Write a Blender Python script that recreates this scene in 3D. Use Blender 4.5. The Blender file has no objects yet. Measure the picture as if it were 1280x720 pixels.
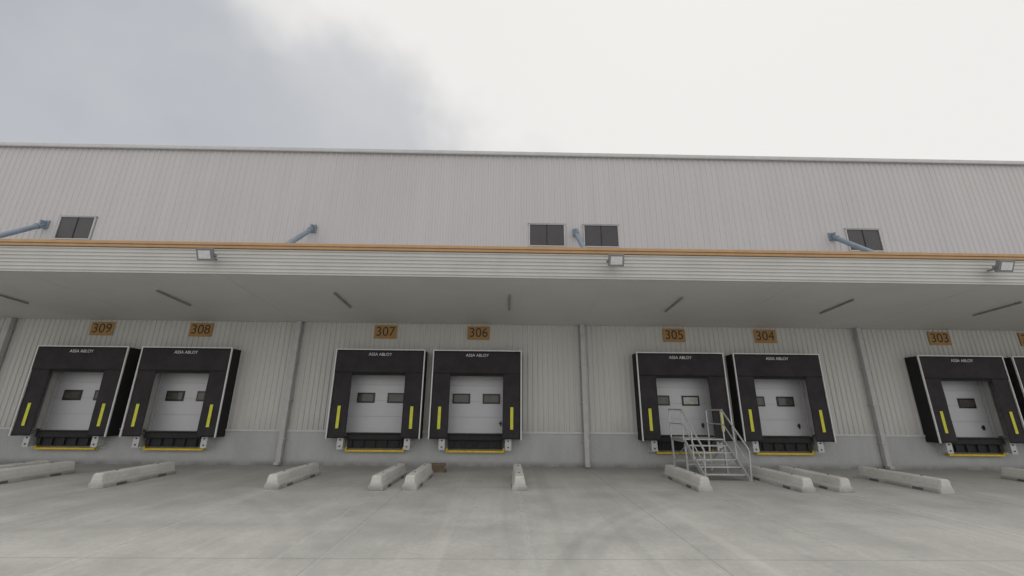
import bpy, bmesh, math, random
from mathutils import Vector, Matrix
random.seed(7)
scene=bpy.context.scene
# ------------------------------------------------------------ helpers
class NT:
    def __init__(s,tree): s.t=tree; s.n=tree.nodes; s.l=tree.links
    def node(s,typ,**kw):
        n=s.n.new(typ)
        for k,v in kw.items(): setattr(n,k,v)
        return n
    def link(s,a,b): s.l.new(a,b)
    def setin(s,sock,v):
        if isinstance(v,bpy.types.NodeSocket): s.l.new(v,sock)
        else: sock.default_value=v
    def m(s,op,a,b=0.0,c=0.0,clamp=False):
        n=s.node('ShaderNodeMath',operation=op); n.use_clamp=clamp
        s.setin(n.inputs[0],a); s.setin(n.inputs[1],b)
        if len(n.inputs)>2: s.setin(n.inputs[2],c)
        return n.outputs[0]
    def ramp(s,x,a,b,lo=0.0,hi=1.0,smooth=True):
        n=s.node('ShaderNodeMapRange'); n.interpolation_type='SMOOTHSTEP' if smooth else 'LINEAR'
        s.setin(n.inputs[0],x); s.setin(n.inputs[1],a); s.setin(n.inputs[2],b); s.setin(n.inputs[3],lo); s.setin(n.inputs[4],hi)
        return n.outputs[0]
    def mix(s,f,a,b,blend='MIX'):
        n=s.node('ShaderNodeMix',data_type='RGBA',blend_type=blend)
        s.setin(n.inputs[0],f)
        for i,v in ((6,a),(7,b)):
            if isinstance(v,(tuple,list)) : n.inputs[i].default_value=(v[0],v[1],v[2],1)
            else: s.setin(n.inputs[i],v)
        return n.outputs[2]
    def noise(s,vec,scale,detail=4,rough=.55,dist=0.0):
        n=s.node('ShaderNodeTexNoise'); s.setin(n.inputs['Vector'],vec)
        n.inputs['Scale'].default_value=scale; n.inputs['Detail'].default_value=detail
        n.inputs['Roughness'].default_value=rough; n.inputs['Distortion'].default_value=dist
        return n.outputs['Fac']
    def mapping(s,vec,sc=(1,1,1),loc=(0,0,0),rot=(0,0,0)):
        n=s.node('ShaderNodeMapping'); s.setin(n.inputs[0],vec)
        n.inputs['Scale'].default_value=sc; n.inputs['Location'].default_value=loc; n.inputs['Rotation'].default_value=rot
        return n.outputs[0]
def newmat(name):
    m=bpy.data.materials.new(name); m.use_nodes=True
    nt=NT(m.node_tree); b=m.node_tree.nodes['Principled BSDF']
    return m,nt,b
def geo_pos(nt):
    g=nt.node('ShaderNodeNewGeometry'); return g.outputs['Position']
def simple(name,col,rough=.6,metal=0.0,var=.12,scale=3.0,bump=0.0,bscale=60,stretch=(1,1,1),spec=.5):
    m,nt,b=newmat(name)
    p=geo_pos(nt); v=nt.mapping(p,stretch)
    k=nt.ramp(nt.noise(v,scale,3,.65),.3,.7)
    lo=tuple(c*(1-var) for c in col); hi=tuple(min(1,c*(1+var)) for c in col)
    nt.link(nt.mix(k,lo,hi),b.inputs['Base Color'])
    b.inputs['Roughness'].default_value=rough; b.inputs['Metallic'].default_value=metal
    b.inputs['Specular IOR Level'].default_value=spec
    if bump>0:
        bn=nt.node('ShaderNodeBump'); bn.inputs['Strength'].default_value=bump; bn.inputs['Distance'].default_value=.01
        nt.link(nt.noise(p,bscale,1),bn.inputs['Height']); nt.link(bn.outputs[0],b.inputs['Normal'])
    return m
class MB:
    def __init__(s): s.v=[];s.f=[];s.mi=[]
    def box(s,x0,x1,y0,y1,z0,z1,mi=0,M=None):
        o=len(s.v)
        P=[(x0,y0,z0),(x1,y0,z0),(x1,y1,z0),(x0,y1,z0),(x0,y0,z1),(x1,y0,z1),(x1,y1,z1),(x0,y1,z1)]
        if M is not None: P=[tuple(M@Vector(p)) for p in P]
        s.v+=P
        for q in ((0,3,2,1),(4,5,6,7),(0,1,5,4),(1,2,6,5),(2,3,7,6),(3,0,4,7)):
            s.f.append(tuple(o+i for i in q)); s.mi.append(mi)
    def quad(s,a,b,c,d,mi=0):
        o=len(s.v); s.v+=[a,b,c,d]; s.f.append((o,o+1,o+2,o+3)); s.mi.append(mi)
    def tube(s,a,b,r,n=12,mi=0,caps=True):
        a=Vector(a);b=Vector(b);d=(b-a).normalized()
        u=d.orthogonal().normalized();w=d.cross(u);o=len(s.v)
        for p in (a,b):
            for i in range(n):
                t=2*math.pi*i/n; s.v.append(tuple(p+u*(r*math.cos(t))+w*(r*math.sin(t))))
        for i in range(n):
            j=(i+1)%n; s.f.append((o+i,o+j,o+n+j,o+n+i)); s.mi.append(mi)
        if caps:
            s.f.append(tuple(o+i for i in range(n))[::-1]); s.mi.append(mi)
            s.f.append(tuple(o+n+i for i in range(n))); s.mi.append(mi)
    def path(s,pts,r,n=10,mi=0):
        for a,b in zip(pts[:-1],pts[1:]): s.tube(a,b,r,n,mi)
    def prism(s,pts,x0,x1,mi=0,cap=True):
        o=len(s.v);n=len(pts)
        s.v+=[(x0,p[0],p[1]) for p in pts]+[(x1,p[0],p[1]) for p in pts]
        for i in range(n):
            j=(i+1)%n; s.f.append((o+i,o+j,o+n+j,o+n+i)); s.mi.append(mi)
        if cap:
            s.f.append(tuple(range(o,o+n))); s.f.append(tuple(range(o+n,o+2*n))[::-1]); s.mi+= [mi,mi]
    def obj(s,name,mats,parent=None,bevel=0,smooth=False,loc=None):
        me=bpy.data.meshes.new(name); me.from_pydata(s.v,[],s.f)
        for m in (mats if isinstance(mats,(list,tuple)) else [mats]): me.materials.append(m)
        me.polygons.foreach_set('material_index',s.mi)
        bm=bmesh.new(); bm.from_mesh(me); bmesh.ops.recalc_face_normals(bm,faces=bm.faces); bm.to_mesh(me); bm.free()
        if smooth:
            me.polygons.foreach_set('use_smooth',[True]*len(me.polygons))
            me.set_sharp_from_angle(angle=math.radians(40))
        o=bpy.data.objects.new(name,me); scene.collection.objects.link(o)
        if parent: o.parent=parent
        if loc: o.location=loc
        if bevel>0:
            b=o.modifiers.new('bevel','BEVEL'); b.width=bevel; b.segments=2; b.limit_method='ANGLE'
        return o
def empty(name,loc=(0,0,0)):
    e=bpy.data.objects.new(name,None); e.location=loc; e.empty_display_size=.3
    scene.collection.objects.link(e); return e
def text(name,body,size,loc,mat,parent,ext=.002,sx=1.0):
    c=bpy.data.curves.new(name,'FONT'); c.body=body; c.size=size; c.align_x='CENTER'; c.align_y='CENTER'; c.extrude=ext
    c.materials.append(mat)
    o=bpy.data.objects.new(name,c); scene.collection.objects.link(o)
    o.rotation_euler=(math.radians(90),0,0); o.location=loc; o.scale=(sx,1,1); o.parent=parent
    return o

# ------------------------------------------------------------ materials
def clad_mat(name,col,dirt=0.0):
    m,nt,b=newmat(name); p=geo_pos(nt)
    n1=nt.noise(nt.mapping(p,(.9,.9,.05)),2.2,3)
    n2=nt.noise(p,.2,2)
    k=nt.m('ADD',nt.m('MULTIPLY',n1,.5),nt.m('MULTIPLY',n2,.5))
    k=nt.ramp(k,.32,.68)
    c=nt.mix(k,tuple(x*.955 for x in col),tuple(x*1.02 for x in col))
    sx=nt.node('ShaderNodeSeparateXYZ'); nt.link(p,sx.inputs[0])
    wn=nt.node('ShaderNodeTexWhiteNoise',noise_dimensions='1D')
    nt.link(nt.m('FLOOR',sx.outputs[0]),wn.inputs['W'])
    c=nt.mix(nt.m('MULTIPLY',wn.outputs[0],.035),c,(.25,.25,.26))
    if dirt:
        c=nt.mix(nt.m('MULTIPLY',nt.ramp(sx.outputs[2],1.2,2.0,dirt,0),nt.ramp(n1,.35,.6)),c,(.26,.25,.22))
    nt.link(c,b.inputs['Base Color']); b.inputs['Roughness'].default_value=.5; b.inputs['Specular IOR Level'].default_value=.35
    return m
M_up=clad_mat('cladding_upper',(.525,.513,.523))
M_low=clad_mat('cladding_lower',(.555,.553,.532),.22)
M_soff=simple('soffit_sheet',(.62,.615,.595),.55,var=.03,scale=.5,spec=.3)
M_fas=simple('fascia_sheet',(.55,.545,.53),.5,var=.04,scale=1,spec=.3)
M_orange=simple('tan_orange_trim',(.45,.28,.14),.5,var=.06)
M_cap=simple('roof_cap_flashing',(.42,.42,.43),.45,var=.05)
M_flash=simple('white_flashing',(.54,.54,.54),.45,var=.05)
M_pipe=simple('downpipe_grey',(.45,.45,.445),.45,var=.06)
M_strut=simple('blue_grey_steel',(.20,.25,.31),.45,var=.08)
M_louv=simple('window_dark',(.05,.047,.053),.3,var=.1)
M_frame=simple('window_frame',(.50,.50,.50),.5,var=.04)
M_black=simple('black_fabric',(.033,.030,.035),.75,var=.18,scale=2,bump=.25,bscale=25,spec=.3)
M_side=simple('black_side_panel',(.018,.018,.02),.7,var=.15,spec=.3)
M_alu=simple('white_aluminium_profile',(.72,.72,.72),.4,var=.04)
M_yel=simple('yellow_paint',(.66,.67,.05),.5,var=.08,scale=8)
M_yel2=simple('safety_yellow',(.72,.50,.02),.5,var=.12,scale=8)
M_door=simple('door_panel_white',(.58,.595,.625),.4,var=.03,scale=1)
M_dwin=simple('door_window_black_frame',(.02,.02,.02),.4)
M_pane=simple('door_window_pane',(.10,.095,.085),.12,var=.2)
M_rub=simple('black_rubber',(.014,.014,.015),.7,var=.2,scale=6)
M_galv=simple('galvanised_steel',(.52,.54,.54),.4,metal=.3,var=.12,scale=12)
M_sign=simple('sign_gold',(.36,.205,.06),.5,var=.06)
M_ink=simple('sign_dark_text',(.035,.025,.015),.6)
M_white=simple('white_print',(.75,.75,.75),.6)
M_wood=simple('brown_wood',(.15,.11,.08),.8,var=.3,scale=10)
M_lamp=simple('lamp_housing',(.20,.21,.22),.4)
M_lens=simple('lamp_lens',(.62,.63,.64),.2,var=.1,scale=20)
M_tube=simple('batten_light_housing',(.28,.28,.27),.5)
def concrete(name,col,var=.15,streak=False):
    m,nt,b=newmat(name); p=geo_pos(nt)
    n1=nt.noise(nt.mapping(p,(1,1,.3 if streak else 1)),1.3,4,.6)
    n2=nt.noise(p,16,4,.7)
    k=nt.m('ADD',nt.m('MULTIPLY',n1,.6),nt.m('MULTIPLY',n2,.4))
    k=nt.ramp(k,.33,.67)
    c=nt.mix(k,tuple(x*(1-var) for x in col),tuple(x*(1+var) for x in col))
    sx=nt.node('ShaderNodeSeparateXYZ'); nt.link(p,sx.inputs[0])
    g=nt.m('MULTIPLY',nt.ramp(sx.outputs[2],0.0,.25,1,0),nt.ramp(n1,.35,.6,.25,.7))
    c=nt.mix(g,c,(.14,.135,.125))
    nt.link(c,b.inputs['Base Color']); b.inputs['Roughness'].default_value=.85; b.inputs['Specular IOR Level'].default_value=.25
    bn=nt.node('ShaderNodeBump'); bn.inputs['Strength'].default_value=.35; bn.inputs['Distance'].default_value=.01
    nt.link(n2,bn.inputs['Height']); nt.link(bn.outputs[0],b.inputs['Normal'])
    return m
M_conc=concrete('concrete_plinth',(.42,.43,.435),.09,True)
M_bar=concrete('concrete_precast',(.60,.59,.56),.13)
def ground_mat():
    m,nt,b=newmat('concrete_yard'); p=geo_pos(nt)
    sx=nt.node('ShaderNodeSeparateXYZ'); nt.link(p,sx.inputs[0]); X,Y=sx.outputs[0],sx.outputs[1]
    big=nt.noise(p,.16,3,.6,.4); med=nt.noise(p,.9,5,.65); fine=nt.noise(p,11,5,.75)
    k=nt.m('ADD',nt.m('MULTIPLY',big,.36),nt.m('ADD',nt.m('MULTIPLY',med,.36),nt.m('MULTIPLY',fine,.28)))
    k=nt.ramp(k,.37,.63)
    c=nt.mix(k,(.375,.37,.35),(.525,.518,.49))
    # slab-to-slab tone
    wn=nt.node('ShaderNodeTexWhiteNoise',noise_dimensions='2D'); cb=nt.node('ShaderNodeCombineXYZ')
    nt.link(nt.m('FLOOR',nt.m('DIVIDE',nt.m('ADD',X,-.2+2.8375),5.675)),cb.inputs[0]); nt.link(nt.m('FLOOR',nt.m('DIVIDE',nt.m('ADD',Y,1.4+2.8),5.6)),cb.inputs[1])
    nt.link(cb.outputs[0],wn.inputs['Vector'])
    c=nt.mix(nt.m('MULTIPLY',wn.outputs[0],.12),c,(.30,.295,.28))
    lane=nt.noise(nt.mapping(p,(1.0,.05,1)),1.3,4,.6)
    c=nt.mix(nt.ramp(lane,.52,.72,0,.25),c,(.25,.25,.24))
    c=nt.mix(nt.ramp(lane,.46,.30,0,.30),c,(.60,.59,.56))
    # small dark drips / oil specks
    sp=nt.noise(nt.mapping(p,(1,1,1),(5.3,2.2,0)),2.6,3,.5)
    c=nt.mix(nt.m('MULTIPLY',nt.ramp(sp,.66,.74,0,.30),nt.ramp(med,.4,.6)),c,(.17,.165,.155))
    wob=nt.m('MULTIPLY',nt.m('SUBTRACT',med,.5),.25)
    def arc(cx,cy,r,w,s,y0,y1):
        dx=nt.m('SUBTRACT',X,cx); dy=nt.m('SUBTRACT',Y,cy)
        d=nt.m('SQRT',nt.m('ADD',nt.m('MULTIPLY',dx,dx),nt.m('MULTIPLY',dy,dy)))
        d=nt.m('ABSOLUTE',nt.m('SUBTRACT',nt.m('ADD',d,wob),r))
        a=nt.ramp(d,w*.35,w,s,0)
        fade=nt.m('MULTIPLY',nt.ramp(Y,y1-2.5,y1,1,0),nt.ramp(Y,y0-2,y0+2,0,1))
        brk=nt.ramp(fine,.38,.6,.35,1)
        return nt.m('MULTIPLY',nt.m('MULTIPLY',a,fade),brk)
    for (cx,cy,r,w,s,y0,y1) in ((9.2,-13,8.9,.16,.19,-30,-5),(9.2,-13,8.5,.14,.15,-30,-5),(10.6,-11.0,9.6,.14,.14,-30,-6.5),
                            (-13,-14,11.2,.18,.12,-30,-4),(-13,-14,10.7,.16,.10,-30,-4),(22,-16,13.2,.2,.11,-30,-5),(-4,-30,22,.2,.10,-40,-4)):
        c=nt.mix(arc(cx,cy,r,w,s,y0,y1),c,(.16,.16,.155))
    def joint(C,per,off,w):
        f=nt.m('FRACT',nt.m('DIVIDE',nt.m('ADD',C,off+per*50),per))
        d=nt.m('MULTIPLY',nt.m('ABSOLUTE',nt.m('SUBTRACT',f,.5)),per)
        return nt.ramp(d,w*.5,w,1,0)
    j=nt.m('MAXIMUM',joint(X,5.675,-.2,.018),joint(Y,5.6,1.4,.02))
    c=nt.mix(nt.m('MULTIPLY',j,.4),c,(.18,.18,.17))
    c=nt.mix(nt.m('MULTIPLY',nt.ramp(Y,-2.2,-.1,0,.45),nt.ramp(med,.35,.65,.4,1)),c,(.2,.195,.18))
    nt.link(c,b.inputs['Base Color'])
    nt.link(nt.ramp(med,.3,.7,.62,.9),b.inputs['Roughness']); b.inputs['Specular IOR Level'].default_value=.3
    bn=nt.node('ShaderNodeBump'); bn.inputs['Strength'].default_value=.3; bn.inputs['Distance'].default_value=.012
    nt.link(fine,bn.inputs['Height']); nt.link(bn.outputs[0],b.inputs['Normal'])
    return m
M_ground=ground_mat()
def line_mat(name,a0,a1):
    m,nt,b=newmat(name); p=geo_pos(nt)
    n=nt.noise(p,7,4,.75); n2=nt.noise(nt.mapping(p,(1,.2,1)),.6,2)
    b.inputs['Base Color'].default_value=(.70,.70,.68,1); b.inputs['Roughness'].default_value=.8
    a=nt.m('MULTIPLY',nt.ramp(n,.30,.62,a0,a1),nt.ramp(n2,.3,.65,.5,1))
    nt.link(a,b.inputs['Alpha'])
    return m
M_line=line_mat('worn_white_line',.25,.7); M_line2=line_mat('very_worn_white_line',.08,.38)

# ------------------------------------------------------------ ground
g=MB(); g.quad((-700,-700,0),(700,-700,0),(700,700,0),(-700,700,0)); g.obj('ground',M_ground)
for x,mt in ((-3.2,M_line2),(-2.6,M_line2),(8.2,M_line2),(9.1,M_line),(-14.5,M_line2),(-13.8,M_line2),(19.3,M_line),(20.1,M_line2),(-5.95,M_line2),(.42,M_line2),(5.4,M_line2),(11.85,M_line),(-10.55,M_line2),(-17.5,M_line2),(16.5,M_line)):
    l=MB(); w=.05; l.quad((x-w,-24,.004),(x+w,-24,.004),(x+w,-4.95,.004),(x-w,-4.95,.004)); l.obj('painted_line',mt)

# ------------------------------------------------------------ warehouse
WX0,WX1=-41.9,43.1
docks=[(-27.3,'311'),(-23.5,'310'),(-16.02,'309'),(-12.11,'308'),(-4.76,'307'),(-1.05,'306'),(6.80,'305'),(10.58,'304'),(17.89,'303'),(21.67,'302'),(29.2,'301'),(33.0,'300')]
HW=1.35; ZD0,ZD1=1.15,4.1; ZS=5.355; ZR=13.42; ZC=1.2
wh=empty('warehouse')
def ribbed(mb,x0,x1,z0,z1,y,per,h,mi=0):
    prof=[(0,0),(.52,0),(.62,1),(.90,1),(1.0,0)]
    k0=math.floor(x0/per)-1; k1=math.ceil(x1/per)+1
    pts=[]
    for k in range(k0,k1):
        for (t,d) in prof[:-1]: pts.append(((k+t)*per,d*h))
    def at(x):
        for (a,b) in zip(pts[:-1],pts[1:]):
            if a[0]<=x<=b[0]:
                return a[1]+(b[1]-a[1])*(x-a[0])/(b[0]-a[0])
        return 0
    line=[(x0,at(x0))]+[q for q in pts if x0+1e-4<q[0]<x1-1e-4]+[(x1,at(x1))]
    o=len(mb.v)
    for x,d in line: mb.v+=[(x,y-d,z0),(x,y-d,z1)]
    for i in range(len(line)-1):
        a=o+2*i; mb.f.append((a,a+2,a+3,a+1)); mb.mi.append(mi)
up=MB(); ribbed(up,WX0,WX1,ZS,ZR-.02,0,.25,.027); up.obj('upper_cladding',M_up,wh)
lo=MB(); x=WX0
for dx,_ in docks:
    ribbed(lo,x,dx-HW,ZC,ZS,0,.20,.030); ribbed(lo,dx-HW,dx+HW,ZD1,ZS,0,.20,.030); x=dx+HW
ribbed(lo,x,WX1,ZC,ZS,0,.20,.030); lo.obj('lower_cladding',M_low,wh)
b=MB()
b.box(WX0,WX1,-.05,.25,-.2,ZD0-.0)
x=WX0
for dx,_ in docks:
    b.box(x,dx-HW,-.045,.2,ZD0+.001,ZC); x=dx+HW
b.box(x,WX1,-.045,.2,ZD0+.001,ZC)
b.obj('concrete_plinth',M_conc,wh)
b=MB(); x=WX0
for dx,_ in docks:
    b.box(x,dx-HW,-.075,-.047,ZC-.03,ZC+.04); x=dx+HW
b.box(x,WX1,-.075,-.047,ZC-.03,ZC+.04); b.obj('plinth_drip_flashing',M_flash,wh)
b=MB(); b.box(WX0,WX1,.6,60,0,ZR-.3); b.obj('building_core',M_up,wh)
b=MB(); b.box(WX0-.05,WX0,.0,60,0,ZR-.02); b.box(WX1,WX1+.05,.0,60,0,ZR-.02); b.obj('end_walls',M_up,wh)
b=MB(); b.box(WX0-.06,WX1+.06,-.12,.35,ZR-.16,ZR,0); b.box(WX0-.06,WX1+.06,-.14,-.12,ZR-.20,ZR-.13,1); b.obj('roof_edge_flashing',[M_flash,M_cap],wh,bevel=.01)
b=MB(); b.box(WX0,WX1,.35,60,ZR-.3,ZR-.12); b.obj('roof',M_cap,wh)
# canopy
CY=-5.09; ZF=ZS+(-CY)*.0787; ZT=6.50
b=MB(); b.prism([(-.04,ZS+.003),(CY,ZF),(CY,ZF+.06),(-.04,ZS+.1)],WX0,WX1); b.obj('canopy_soffit',M_soff,wh)
pts=[]; z=ZF-.02; n=7; per=(ZT-z)/n
for i in range(n):
    for t,d in ((0,0),(.45,0),(.58,.035),(.88,.035)): pts.append((CY-.03-d,z+(i+t)*per))
pts.append((CY-.03,ZT)); pts+= [(CY+.05,ZT),(CY+.05,z)]
b=MB(); b.prism(pts,WX0,WX1); b.obj('canopy_fascia',M_fas,wh)
b=MB(); b.box(WX0-.02,WX1+.02,CY-.11,CY+.2,ZT+.003,ZT+.085); b.box(WX0-.02,WX1+.02,CY-.14,CY+.2,ZT+.088,ZT+.18); b.obj('canopy_orange_trim',M_orange,wh,bevel=.01)
b=MB(); b.prism([(CY+.2,6.5),(CY+.2,6.62),(-.04,6.40),(-.04,6.25)],WX0,WX1); b.obj('canopy_roof',M_flash,wh)
b=MB()
for k in range(-7,8):
    x=.2+5.675*k+2.84
    y0,y1=CY+.1,-.08
    b.prism([(y0,ZS-y0*.0787-.006),(y1,ZS-y1*.0787-.006),(y1,ZS-y1*.0787-.001),(y0,ZS-y0*.0787-.001)],x-.02,x+.02)
b.obj('soffit_cover_strips',M_soff,wh)
bays=[-30.9,-19.55,-8.22,3.10,14.38,25.7,37.0]
for i,x in enumerate(bays):
    b=MB()
    b.box(x-.09,x+.09,-.26,-.08,.12,ZS+.01)
    b.box(x-.09,x+.09,-.36,-.14,.03,.14)
    for z in (.9,2.3,3.7,4.9): b.box(x-.13,x+.13,-.275,-.03,z,z+.05)
    b.obj('downpipe_%d'%(i+1),M_pipe,wh,bevel=.012)
    b=MB()
    A=Vector((x-.1,-.12,9.42)); B=Vector((x-.1,-3.55,6.55))
    d=(B-A).normalized()
    b.tube(A+d*.25,B,.10,16); b.tube(A+d*.02,A+d*.26,.045,10); b.tube(A+d*.22,A+d*.30,.125,16)
    b.box(x-.22,x+.02,-.09,-.028,9.27,9.62); b.box(x-.125,x-.075,-.30,-.09,9.30,9.56)
    b.obj('canopy_tie_pipe_%d'%(i+1),M_strut,wh,smooth=True)
# upper windows
for i,(x0,x1) in enumerate(((-19.1,-17.68),(1.02,2.5),(3.4,4.86),(15.0,16.45),(-30.4,-28.9),(26.3,27.8))):
    z0,z1=8.82,9.80
    b=MB(); f=.04
    b.box(x0-f,x1+f,-.085,-.02,z1,z1+f); b.box(x0-f,x1+f,-.085,-.02,z0-f,z0)
    b.box(x0-f,x0,-.085,-.02,z0+.001,z1-.001); b.box(x1,x1+f,-.085,-.02,z0+.001,z1-.001)
    b.box(x0-f-.04,x1+f+.04,-.11,-.02,z1+f+.002,z1+f+.02)
    b.obj('window_frame_%d'%(i+1),M_frame,wh)
    b=MB(); xm=(x0+x1)/2
    b.box(x0,xm-.015,-.05,-.032,z0,z1,0); b.box(xm+.015,x1,-.05,-.032,z0,z1,0); b.box(xm-.015,xm+.015,-.065,-.032,z0,z1,1)
    b.obj('window_pane_%d'%(i+1),[M_louv,M_rub],wh)
# soffit batten lights
for k in range(-4,6):
    x=.13+5.66*k
    y0,y1=-3.65,-2.12
    b=MB(); zz=lambda y:ZS-y*.0787
    b.prism([(y0,zz(y0)-.065),(y1,zz(y1)-.065),(y1,zz(y1)-.015),(y0,zz(y0)-.015)],x-.03,x+.03)
    for y in (y0+.2,y1-.2): b.box(x-.02,x+.02,y-.02,y+.02,zz(y)-.02,zz(y)+.01)
    b.obj('batten_light',M_tube,None,bevel=.01)
# ------------------------------------------------------------ docks
M_pane_lit=simple('door_window_pane_lit',(.45,.47,.42),.12,var=.2,scale=4)  # bright light showing in one pane, painted as a pale base colour
def dock(cx,num):
    e=wh
    b=MB(); nP=5; ph=(ZD1-ZD0)/nP
    for j in range(nP):
        z=ZD0+j*ph
        b.box(-HW,HW,.17,.21,z+.006,z+ph-.006,0)
        for q in (1,2):
            if j!=2: b.box(-HW,HW,.166,.17,z+q*ph/3-.05,z+q*ph/3+.05,0)
    b.box(-HW,HW,.195,.24,ZD0,ZD1,2)
    zw=2.43
    for wx in (-.62,.55):
        b.box(wx-.34,wx+.34,.140,.17,zw-.19,zw+.19,1)
        b.box(wx-.28,wx+.28,.134,.14,zw-.13,zw+.13,4 if (num=='305' and wx>0) else 3)
    b.box(.86,.98,.13,.17,1.5,1.54,1); b.box(.9,.94,.10,.17,1.42,1.6,1)
    b.obj('dock_door_'+num,[M_door,M_dwin,M_pipe,M_pane,M_pane_lit],e,loc=(cx,0,0))
    b=MB()
    for s in (-1,1):
        x0,x1=sorted((s*HW,s*(HW+.06)))
        b.box(x0,x1,-.10,.20,ZD0,ZD1)
        x0,x1=sorted((s*(HW-.10),s*(HW-.002)))
        b.box(x0,x1,.08,.15,ZD0,ZD1-.01)
    b.box(-HW-.06,HW+.06,-.10,.2,ZD1+.001,ZD1+.06)
    b.obj('dock_door_frame_'+num,M_flash,e,loc=(cx,0,0))
    sh=empty('dock_shelter',(cx,0,0))
    W=1.7; Zt,Zb=4.19,.98; yf=-.55
    b=MB()
    for s in (-1,1):
        x0,x1=sorted((s*W,s*(W-.035))); b.box(x0,x1,yf,-.035,Zb,Zt)
    b.box(-W+.036,W-.036,yf,-.035,Zt-.035,Zt)
    b.obj('side_and_top_panels',M_side,sh)
    b=MB()
    for s in (-1,1):
        x0,x1=sorted((s*(W-.037),s*(W-.045))); b.box(x0,x1,yf+.05,-.04,Zb,Zt-.04)
    b.obj('inner_liner',M_pipe,sh)
    def curtain(x0,x1,z0,z1,y,name,amp=.012,ph=0.0):
        nx=max(2,int((x1-x0)/.06)); nz=max(2,int((z1-z0)/.08)); m=MB()
        for i in range(nx+1):
            for j in range(nz+1):
                xx=x0+(x1-x0)*i/nx; zz=z0+(z1-z0)*j/nz
                fr=(z1-zz)/(z1-z0)
                yy=y+amp*fr*math.sin(xx*7+ph+zz*.8)+amp*.5*math.sin(zz*5+xx*2+ph)
                m.v.append((xx,yy,zz))
        for i in range(nx):
            for j in range(nz):
                a=i*(nz+1)+j; m.f.append((a,a+nz+1,a+nz+2,a+1)); m.mi.append(0)
        o=m.obj(name,M_black,sh,smooth=True)
        so=o.modifiers.new('s','SOLIDIFY'); so.thickness=.012; so.offset=0
    r=random.random()*6
    curtain(-W+.04,-W+.70,Zb+.01,Zt-.3,yf-.005,'left_curtain',ph=r)
    curtain(W-.70,W-.04,Zb+.01,Zt-.3,yf-.005,'right_curtain',ph=r+2)
    curtain(-W+.04,W-.04,3.33,Zt-.01,yf-.035,'head_curtain',ph=r+4,amp=.010)
    b=MB(); b.box(-W+.30,W-.30,yf+.02,yf+.04,3.24,3.6); b.obj('inner_head_flap',M_side,sh)
    b=MB(); t=.035
    for s in (-1,1):
        x0,x1=sorted((s*(W+.004),s*(W-t))); b.box(x0,x1,yf-.05,yf-.002,Zb-.005,Zt-.001)
    b.box(-W-.004,W+.004,yf-.055,yf-.002,Zt,Zt+t)
    b.obj('white_edge_profile',M_alu,sh)
    b=MB()
    for s in (-1,1):
        xm=s*(W-.36); b.box(xm-.055,xm+.055,yf-.032,yf-.024,1.33,2.12)
    b.obj('yellow_guide_stripes',M_yel,sh)
    text('lettering','ASSA ABLOY',.155,(0,yf-.062,4.02),M_white,sh)
    lv=empty('dock_leveler',(cx,0,0))
    b=MB()
    b.box(-1.02,1.02,-.36,-.06,.93,1.13,0)
    b.box(-1.05,1.05,-.42,-.06,1.132,1.16,0)
    b.box(-1.0,1.0,-.26,-.06,.63,.925,0)
    for q in range(5):
        xx=-.85+q*.425; b.box(xx-.04,xx+.04,-.33,-.262,.66,.90,0)
    b.obj('leveler_front_and_lip',M_rub,lv,bevel=.01)
    b=MB()
    b.box(-1.08,1.08,-.20,-.055,.50,.565)
    for s in (-1,1):
        x0,x1=sorted((s*1.02,s*1.08)); b.box(x0,x1,-.205,-.055,.567,.66)
    b.obj('yellow_edge',M_yel2,lv)
    b=MB()
    for s in (-1,1):
        xm=s*1.22
        b.box(xm-.13,xm+.13,-.075,-.052,.55,1.10,0)
        b.box(xm-.11,xm+.11,-.40,-.076,.62,.645,0)
        b.box(xm-.11,xm+.11,-.42,-.40,.60,1.04,0)
        for s2 in (-1,1):
            x0,x1=sorted((xm+s2*.11,xm+s2*.095)); b.box(x0,x1,-.399,-.076,.646,1.04,0)
        for z in (.70,.92):
            b.tube((xm,-.434,z),(xm,-.42,z),.028,10,1)
    b.obj('bumper_brackets',[M_galv,M_rub],lv)
    sg=empty('dock_number_sign',(cx,0,0))
    ox={'309':-.03,'308':-.05,'307':-.05,'306':-.02,'305':.08,'304':.03,'303':-.03}.get(num,0)
    b=MB(); b.box(-.45+ox,.45+ox,-.055,-.037,4.72,5.26); b.obj('plate',M_sign,sg,bevel=.004)
    text('digits',num,.53,(ox,-.058,4.99),M_ink,sg,sx=.98)
for cx,num in docks: dock(cx,num)
# ------------------------------------------------------------ wheel guides
M_slot_grey=simple('slot_shadow_grey',(.12,.12,.115),.8)  # grey side blocks put the slot shade into colour; top pins share it
def guide(x,y0=-4.72,y1=-2.1,rot=0):
    L=y1-y0; h=.36
    sec=[(-.21,0),(.21,0),(.20,.10),(.15,.16),(.125,h-.03),(.10,h),(-.10,h),(-.125,h-.03),(-.15,.16),(-.20,.10)]
    b=MB(); n=len(sec)
    st=[(0,.93,-.02),(.05,1,0),(L-.05,1,0),(L,.93,-.02)]
    for (t,s,dz) in st:
        for (a,z) in sec: b.v.append((a*s,-L/2+t,max(0,z+(dz if z>.2 else 0))))
    for k in range(3):
        for i in range(n):
            j=(i+1)%n; b.f.append((k*n+i,k*n+j,(k+1)*n+j,(k+1)*n+i)); b.mi.append(0)
    b.f.append(tuple(range(n))); b.f.append(tuple(range(3*n,4*n))); b.mi+=[0,0]
    for yy in (-.7,.7):
        b.tube((0,yy,h-.01),(0,yy,h+.015),.03,10,1)
        for s in (-1,1):
            x0,x1=sorted((s*.196,s*.214)); b.box(x0,x1,yy-.16,yy+.16,.0,.07,1)
    o=b.obj('concrete_wheel_guide',[M_bar,M_slot_grey],None,bevel=.012)
    o.location=(x,(y0+y1)/2,0); o.rotation_euler=(0,0,rot)
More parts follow.
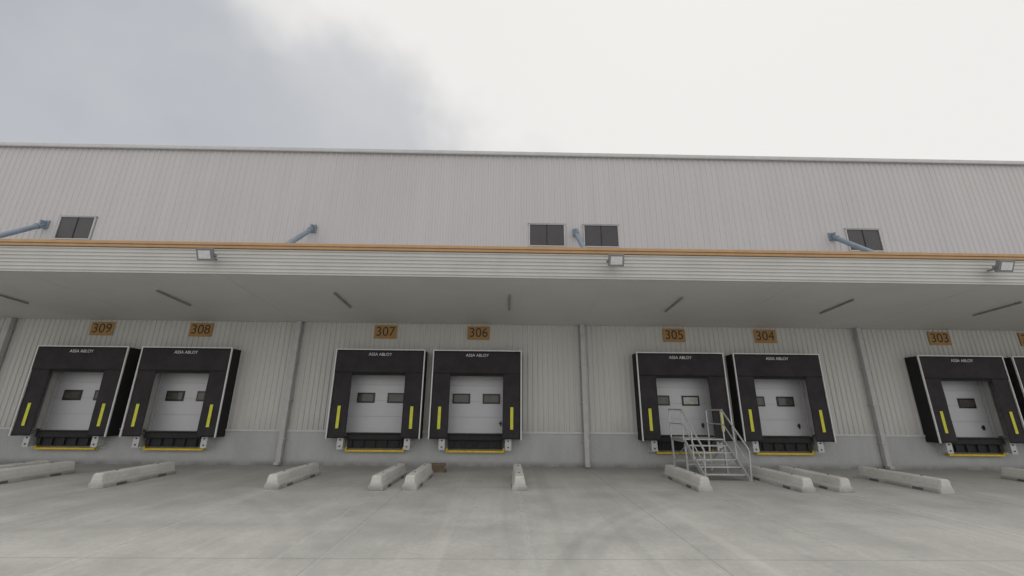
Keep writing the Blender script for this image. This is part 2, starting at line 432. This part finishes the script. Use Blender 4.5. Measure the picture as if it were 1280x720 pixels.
for x in (-25.1,-22,-17.5,-14.65,-13.75,-10.6,-6.05,-3.3,-2.45,.45,5.4,8.12,9.15,11.8,16.55,19.2,20.3,23.2,27.7,31.5):
    guide(x,-4.72+random.uniform(-.08,.08),-2.1+random.uniform(-.08,.08),random.uniform(-.02,.02))
b=MB(); b.box(-.38,.38,-.1,.1,0,.1); b.box(-.36,.33,-.09,.09,.101,.2); b.box(-.3,.36,-.1,.08,.201,.28)
o=b.obj('wooden_block_stack',M_wood,None,bevel=.006); o.location=(-2.3,-1.5,0); o.rotation_euler=(0,0,.1)
# ------------------------------------------------------------ stairs
st=empty('metal_staircase',(0.2,0,0))
X0,X1=5.98,7.32; ZP=1.14; yb,yp=-.62,-1.72; nst=6; run=.235
b=MB()
b.box(X0,X1,yp,yb,ZP-.04,ZP)
for i in range(1,nst):
    z=ZP-i*ZP/nst; y=yp-(i-1)*run
    b.box(X0+.03,X1-.03,y-run-.02,y,z-.035,z)
b.obj('platform_and_treads',M_galv,st,bevel=.005)
b=MB()
yfoot=yp-nst*run+.1
for x in (X0,X1):
    o=len(b.v); w=.02
    for dx in (-w,w):
        b.v+=[(x+dx,yp,ZP-.16),(x+dx,yp,ZP),(x+dx,yfoot,.12),(x+dx,yfoot,0.0),(x+dx,yfoot+.12,0)]
    b.f+=[(o,o+1,o+2,o+3,o+4),(o+9,o+8,o+7,o+6,o+5)]; b.mi+=[0,0]
    for i in range(5):
        j=(i+1)%5; b.f.append((o+i,o+j,o+5+j,o+5+i)); b.mi.append(0)
    b.box(x-.03,x+.03,yb-.02,yb+.04,0,ZP-.05); b.box(x-.03,x+.03,yp-.03,yp+.03,0,ZP-.17)
    b.box(x-.02,x+.02,yp+.035,yb-.025,ZP-.12,ZP-.045)
b.box(X0,X1,yb-.01,yb+.03,.30,.35); b.box(X0,X1,yp,yp+.04,.30,.35)
b.tube((X0,yb,.33),(X0,yp,.9),.015); b.tube((X1,yb,.33),(X1,yp,.9),.015)
b.obj('frame',M_galv,st)
b=MB(); hr=.95
for x in (X0-.03,X1+.03):
    top0=(x,yb,ZP+hr); top1=(x,yp-.05,ZP+hr); bot=(x,yfoot-.02,hr+.05)
    b.path([top0,top1,bot,(x,yfoot-.12,hr-.06),(x,yfoot-.02,.0)],.027)
    b.path([(x,yb,ZP+hr*.5),(x,yp-.05,ZP+hr*.5),(x,yfoot-.05,hr*.5)],.02)
    b.tube((x,yb,ZP-.05),(x,yb,ZP+hr),.025); b.tube((x,yp,ZP-.05),(x,yp,ZP+hr),.025)
    ym=(yp+yfoot)/2; b.tube((x,ym,ZP*.45),(x,ym,ZP*.5+hr),.025)
b.obj('handrails',M_galv,st,smooth=True)
# ------------------------------------------------------------ floodlights
for x in (-19.6,-8.42,3.13,14.4,25.7):
    fl=empty('floodlight',(x,CY-.1,6.15))
    R=Matrix.Rotation(math.radians(25),4,'X')
    b=MB()
    b.box(-.04,.04,-.30,.03,-.02,.02,0)
    for s in (-1,1): b.box(s*.235-.01,s*.235+.01,-.40,-.30,-.03,.03,0)
    b.box(-.245,.245,-.30,-.285,-.03,.03,0)
    b.obj('bracket',M_lamp,fl)
    T=Matrix.Translation((0,-.40,0))@R
    b=MB(); b.box(-.22,.22,-.05,.05,-.17,.17,0,T); b.box(-.165,.165,-.058,-.05,-.115,.115,1,T)
    for k in range(7): b.box(-.18+k*.06-.006,-.18+k*.06+.006,.05,.09,-.15,.15,0,T)
    b.obj('lamp_head',[M_lamp,M_lens],fl,bevel=.006)
# ------------------------------------------------------------ world & sun
el,az=math.radians(58),math.radians(35)
w=bpy.data.worlds.new("World"); scene.world=w; w.use_nodes=True
nt=NT(w.node_tree); w.node_tree.nodes.clear()
tc=nt.node('ShaderNodeTexCoord'); d=tc.outputs['Generated']
sx=nt.node('ShaderNodeSeparateXYZ'); nt.link(d,sx.inputs[0]); X,Y,Z=sx.outputs
sky=nt.node('ShaderNodeTexSky',sky_type='NISHITA'); sky.sun_disc=False; sky.sun_elevation=el; sky.sun_rotation=az
skc=nt.mix(1.0,sky.outputs[0],(.10,.10,.10),'MULTIPLY')
s=nt.m('ADD',nt.m('MULTIPLY',X,.46),nt.m('ADD',nt.m('MULTIPLY',Y,-.52),nt.m('MULTIPLY',Z,.69)))
n1=nt.noise(d,2.6,4,.58); n2=nt.noise(nt.mapping(d,(1,1,1.4),(3.1,1.7,.4)),2.0,4,.5)
s=nt.m('ADD',s,nt.m('MULTIPLY',nt.m('SUBTRACT',n1,.5),.45))
s1=nt.ramp(s,-.12,.06)
# clouds darker toward the left (-X) side, paler next to the bright area
t=nt.m('ADD',nt.m('MULTIPLY',nt.ramp(X,-.78,-.30),.6),nt.m('MULTIPLY',nt.ramp(n2,.36,.64),.4))
dark=nt.mix(t,(.43,.455,.495),(.61,.615,.635))
bright=(.885,.865,.84)
cl=nt.mix(s1,dark,bright)
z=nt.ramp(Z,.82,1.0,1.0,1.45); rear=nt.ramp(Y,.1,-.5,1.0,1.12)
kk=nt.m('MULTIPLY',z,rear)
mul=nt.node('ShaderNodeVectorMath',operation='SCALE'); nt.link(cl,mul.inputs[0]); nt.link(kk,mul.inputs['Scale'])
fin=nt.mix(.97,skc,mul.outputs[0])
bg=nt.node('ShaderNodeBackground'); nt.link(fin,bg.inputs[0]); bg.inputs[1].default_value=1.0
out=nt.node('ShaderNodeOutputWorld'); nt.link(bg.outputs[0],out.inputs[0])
sl=bpy.data.lights.new('sun','SUN'); sl.energy=.5; sl.angle=math.radians(35); sl.color=(1,.96,.9)
so=bpy.data.objects.new('sun',sl); scene.collection.objects.link(so)
sd=Vector((math.sin(az)*math.cos(el),math.cos(az)*math.cos(el),math.sin(el)))
so.rotation_euler=(-sd).to_track_quat('-Z','Y').to_euler(); so.location=(20,40,60)
# ------------------------------------------------------------ camera
f,pitch,yaw,roll,h=516.35,.283,.016,.009,2.089
F=Vector((math.sin(yaw)*math.cos(pitch),math.cos(yaw)*math.cos(pitch),math.sin(pitch)))
R=Vector((math.cos(yaw),-math.sin(yaw),0)); U=R.cross(F)
R2=R*math.cos(roll)+U*math.sin(roll); U2=-R*math.sin(roll)+U*math.cos(roll)
cd=bpy.data.cameras.new('camera'); cd.lens=f*36/1280; cd.sensor_width=36; cd.clip_end=2500; cd.clip_start=.05
co=bpy.data.objects.new('camera',cd); scene.collection.objects.link(co)
M=Matrix((R2,U2,-F)).transposed().to_4x4(); M.translation=Vector((0,-16.6,h)); co.matrix_world=M
scene.camera=co
scene.view_settings.view_transform='Standard'; scene.view_settings.look='None'; scene.view_settings.exposure=0
